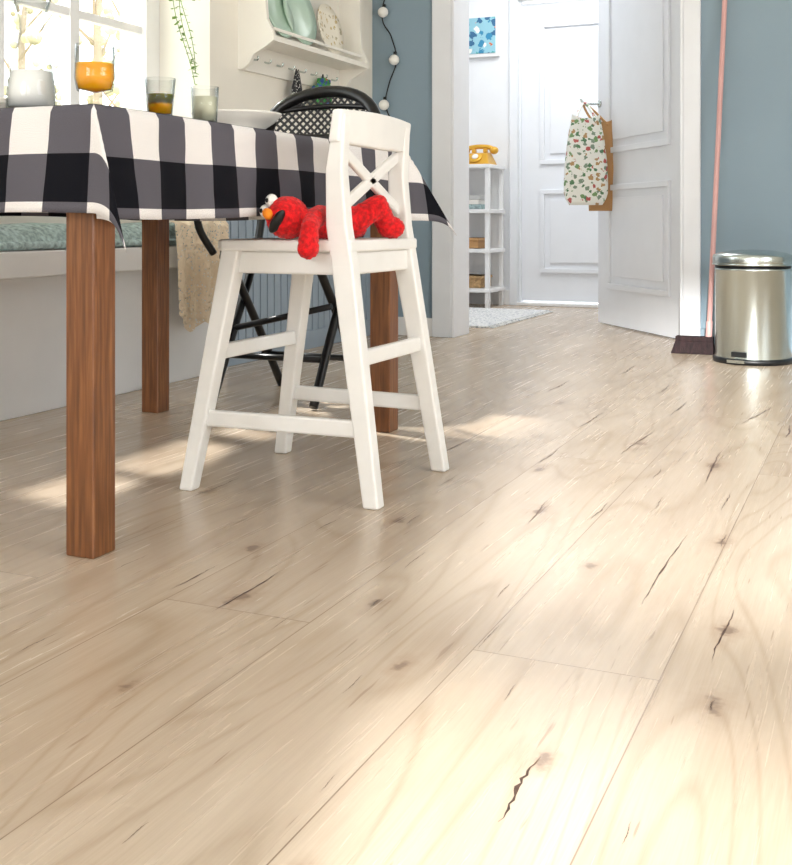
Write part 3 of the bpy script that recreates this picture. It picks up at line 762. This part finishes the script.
b=B('door_hook'); b.tube(cat([q,q+nn_*.09,q+nn_*.115+Vector((0,0,.025))],4),.006,'steel'); b.lathe(q,[(0,0),(.02,0),(.02,.006),(0,.008)],'steel',mt=Vector((0,0,1)).rotation_difference(nn_).to_matrix()); b.done()
hook2=q+nn_*.095
bag('paper_shopping_bag',hook2+cr*.075-cf*.12+Vector((0,0,-.10)),.14,.49,.05,'tan',hook2,False)
bag('floral_tote_bag',hook2-cr*.025-cf*.21+Vector((0,0,-.09)),.235,.47,.08,'floral',hook2-cf*.02)

# ---------------- hall stuff ----------------
b=B('hall_rug'); b.box((-2.85,5.50,0.0),(-1.90,6.70,.010),'rug')
for k in range(31): b.box((-1.90,5.51+k*.038,.001),(-1.86,5.525+k*.038,.006),'rug')
b.done(0.003)
b=B('console_shelf'); cx0,cx1,cy0,cy1=-3.1,-2.33,6.80,7.11
for x in(cx0,cx1-.03):
    for yv in(cy0,cy1-.03): b.box((x,yv,0),(x+.03,yv+.03,.93),'white')
for z in(.10,.36,.62,.915): b.box((cx0-.01,cy0-.01,z),(cx1+.01,cy1+.0,z+.025),'white')
b.box((cx0,cy1-.012,.1),(cx1,cy1-.004,.93),'white')
b.done(0.003)
b=B('storage_basket'); 
for (x,z,w,h,m) in((-2.62,.127,.22,.08,'basket'),(-2.62,.387,.2,.07,'tan')):
    b.box((x,6.84,z),(x+w,7.05,z+h),m); b.box((x-.008,6.832,z+h-.02),(x+w+.008,7.058,z+h),m)
b.done(0.006)
b=B('stacked_books')
z=.648
for k,(w,m) in enumerate(((.2,'teal'),(.18,'plate'),(.19,'grey'))): b.box((-2.6,6.85,z),(-2.6+w,7.0,z+.03),m); z+=.031
b.done(0.002)
b=B('rotary_telephone'); tcx,tcy,tz=-2.45,6.94,.943
vs=[(-.10,-.10,0),(.10,-.10,0),(.10,.09,0),(-.10,.09,0),(-.065,-.03,.075),(.065,-.03,.075),(.065,.06,.085),(-.065,.06,.085)]
b.hexa([(tcx+x,tcy+y,tz+z) for x,y,z in vs],'gold')
mt=Matrix.Rotation(math.radians(45),3,'X'); b.lathe((tcx,tcy-.066,tz+.042),[(0,.012),(.042,.010),(.045,0),(0,0)],'gold',mt=mt); b.lathe((tcx,tcy-.074,tz+.05),[(0,.010),(.022,.008),(.022,0)],'plate',mt=mt)
b.tube(cat([(tcx-.105,tcy+.02,tz+.095),(tcx-.07,tcy+.02,tz+.115),(tcx,tcy+.02,tz+.122),(tcx+.07,tcy+.02,tz+.115),(tcx+.105,tcy+.02,tz+.095)],5),.016,'gold')
for sg in(-1,1): b.ell((tcx+sg*.10,tcy+.02,tz+.095),(.030,.030,.026),'gold'); b.box((tcx+sg*.04-.012,tcy+.0,tz+.08),(tcx+sg*.04+.012,tcy+.04,tz+.11),'gold')
b.done(0.006)
b=B('framed_poster'); b.box((-2.80,7.125,1.69),(-2.37,7.149,1.985),'white'); b.box((-2.775,7.12,1.715),(-2.395,7.126,1.96),'poster'); b.done(0.002)

b=B('garden_trees'); rnd=random.Random(5)
for k in range(12):
    x=-14-rnd.random()*7; y=4+k*2.4+rnd.uniform(-.6,.6); b.tube([(x,y,-1),(x+.2,y,2),(x,y+.2,5),(x+.3,y+.4,8)],.16,'bark',r2=.04)
    for q in range(7):
        b.tube([(x,y+.1,2+q*.6),(x+rnd.uniform(-1.5,1.5),y+rnd.uniform(-1.5,1.5),3.2+q*.7)],.04,'bark',n=5,r2=.01)
    for q in range(60):
        a=rnd.uniform(0,6.28); rr_=rnd.uniform(.3,1.8); b.ell((x+rr_*math.cos(a),y+rr_*math.sin(a),rnd.uniform(1.5,7.5)),(rnd.uniform(.06,.16),)*3,'foliage',n=4)
o=b.done()
b=B('garden_ground'); b.box((-40,-20,-.4),(-2.8,40,-.3),'foliage'); b.done()

# ---------------- lights ----------------
w=bpy.data.worlds.new('World'); bpy.context.scene.world=w; w.use_nodes=True
nt=w.node_tree; bg=nt.nodes['Background']
tc=nt.nodes.new('ShaderNodeTexCoord'); sp=nt.nodes.new('ShaderNodeSeparateXYZ'); nt.links.new(tc.outputs['Generated'],sp.inputs[0])
r=nt.nodes.new('ShaderNodeValToRGB'); r.color_ramp.elements[0].position=0.0; r.color_ramp.elements[0].color=(1,.98,.93,1); r.color_ramp.elements[1].position=.5; r.color_ramp.elements[1].color=(.86,.93,1,1)
nt.links.new(sp.outputs[2],r.inputs[0]); nt.links.new(r.outputs[0],bg.inputs[0]); bg.inputs[1].default_value=4.6
def sun(dirv,e,ang,col):
    l=bpy.data.lights.new('sun','SUN'); l.energy=e; l.angle=math.radians(ang); l.color=col
    o=bpy.data.objects.new('sun',l); bpy.context.collection.objects.link(o); o.rotation_euler=Vector(dirv).to_track_quat('-Z','Y').to_euler(); o.location=(-6,3,6)
sun((1,-.25,-1.0),8,3.0,(1,.98,.94))
def area(name,loc,dirv,sx_,sy_,e,col):
    l=bpy.data.lights.new(name,'AREA'); l.shape='RECTANGLE'; l.size=sx_; l.size_y=sy_; l.energy=e; l.color=col
    o=bpy.data.objects.new(name,l); bpy.context.collection.objects.link(o); o.location=loc; o.rotation_euler=Vector(dirv).to_track_quat('-Z','Z').to_euler(); return o
area('fill_area_front',(-1.17,YF-.2,1.35),(0,1,-.05),1.6,1.6,42,(.92,.96,1))  # added fill lamp behind the camera, stands in for daylight
area('fill_area_right',(XR+.2,1.3,1.5),(-1,0,-.05),2.4,1.5,48,(.92,.96,1))  # added fill lamp outside the right wall, out of view
area('hall_fill_area',(-1.6,6.2,2.6),(0,0,-1),1.2,1.0,40,(.97,.99,1))  # added area lamp to brighten the hall, no fixture modelled
l=bpy.data.lights.new('floor_patch_spot','SPOT'); l.energy=9500; l.spot_size=math.radians(30); l.spot_blend=.3; l.shadow_soft_size=.07; l.color=(1,.99,.97)
o=bpy.data.objects.new('floor_patch_spot',l); bpy.context.collection.objects.link(o); o.location=(1.2,-6.0,3.0); o.rotation_euler=(Vector((.0,1.3,0))-Vector(o.location)).to_track_quat('-Z','Y').to_euler()

cam=bpy.data.cameras.new('camera'); co=bpy.data.objects.new('camera',cam); bpy.context.collection.objects.link(co)
co.location=(0,0,.555); co.rotation_euler=(math.pi/2,0,math.radians(23.75))
cam.sensor_width=36; cam.sensor_fit='AUTO'; cam.lens=1100/865*36; cam.shift_y=-(432.5-223)/865; cam.clip_start=.02
bpy.context.scene.camera=co
sc_=bpy.context.scene
sc_.view_settings.view_transform='Standard'; sc_.view_settings.look='None'; sc_.view_settings.exposure=0
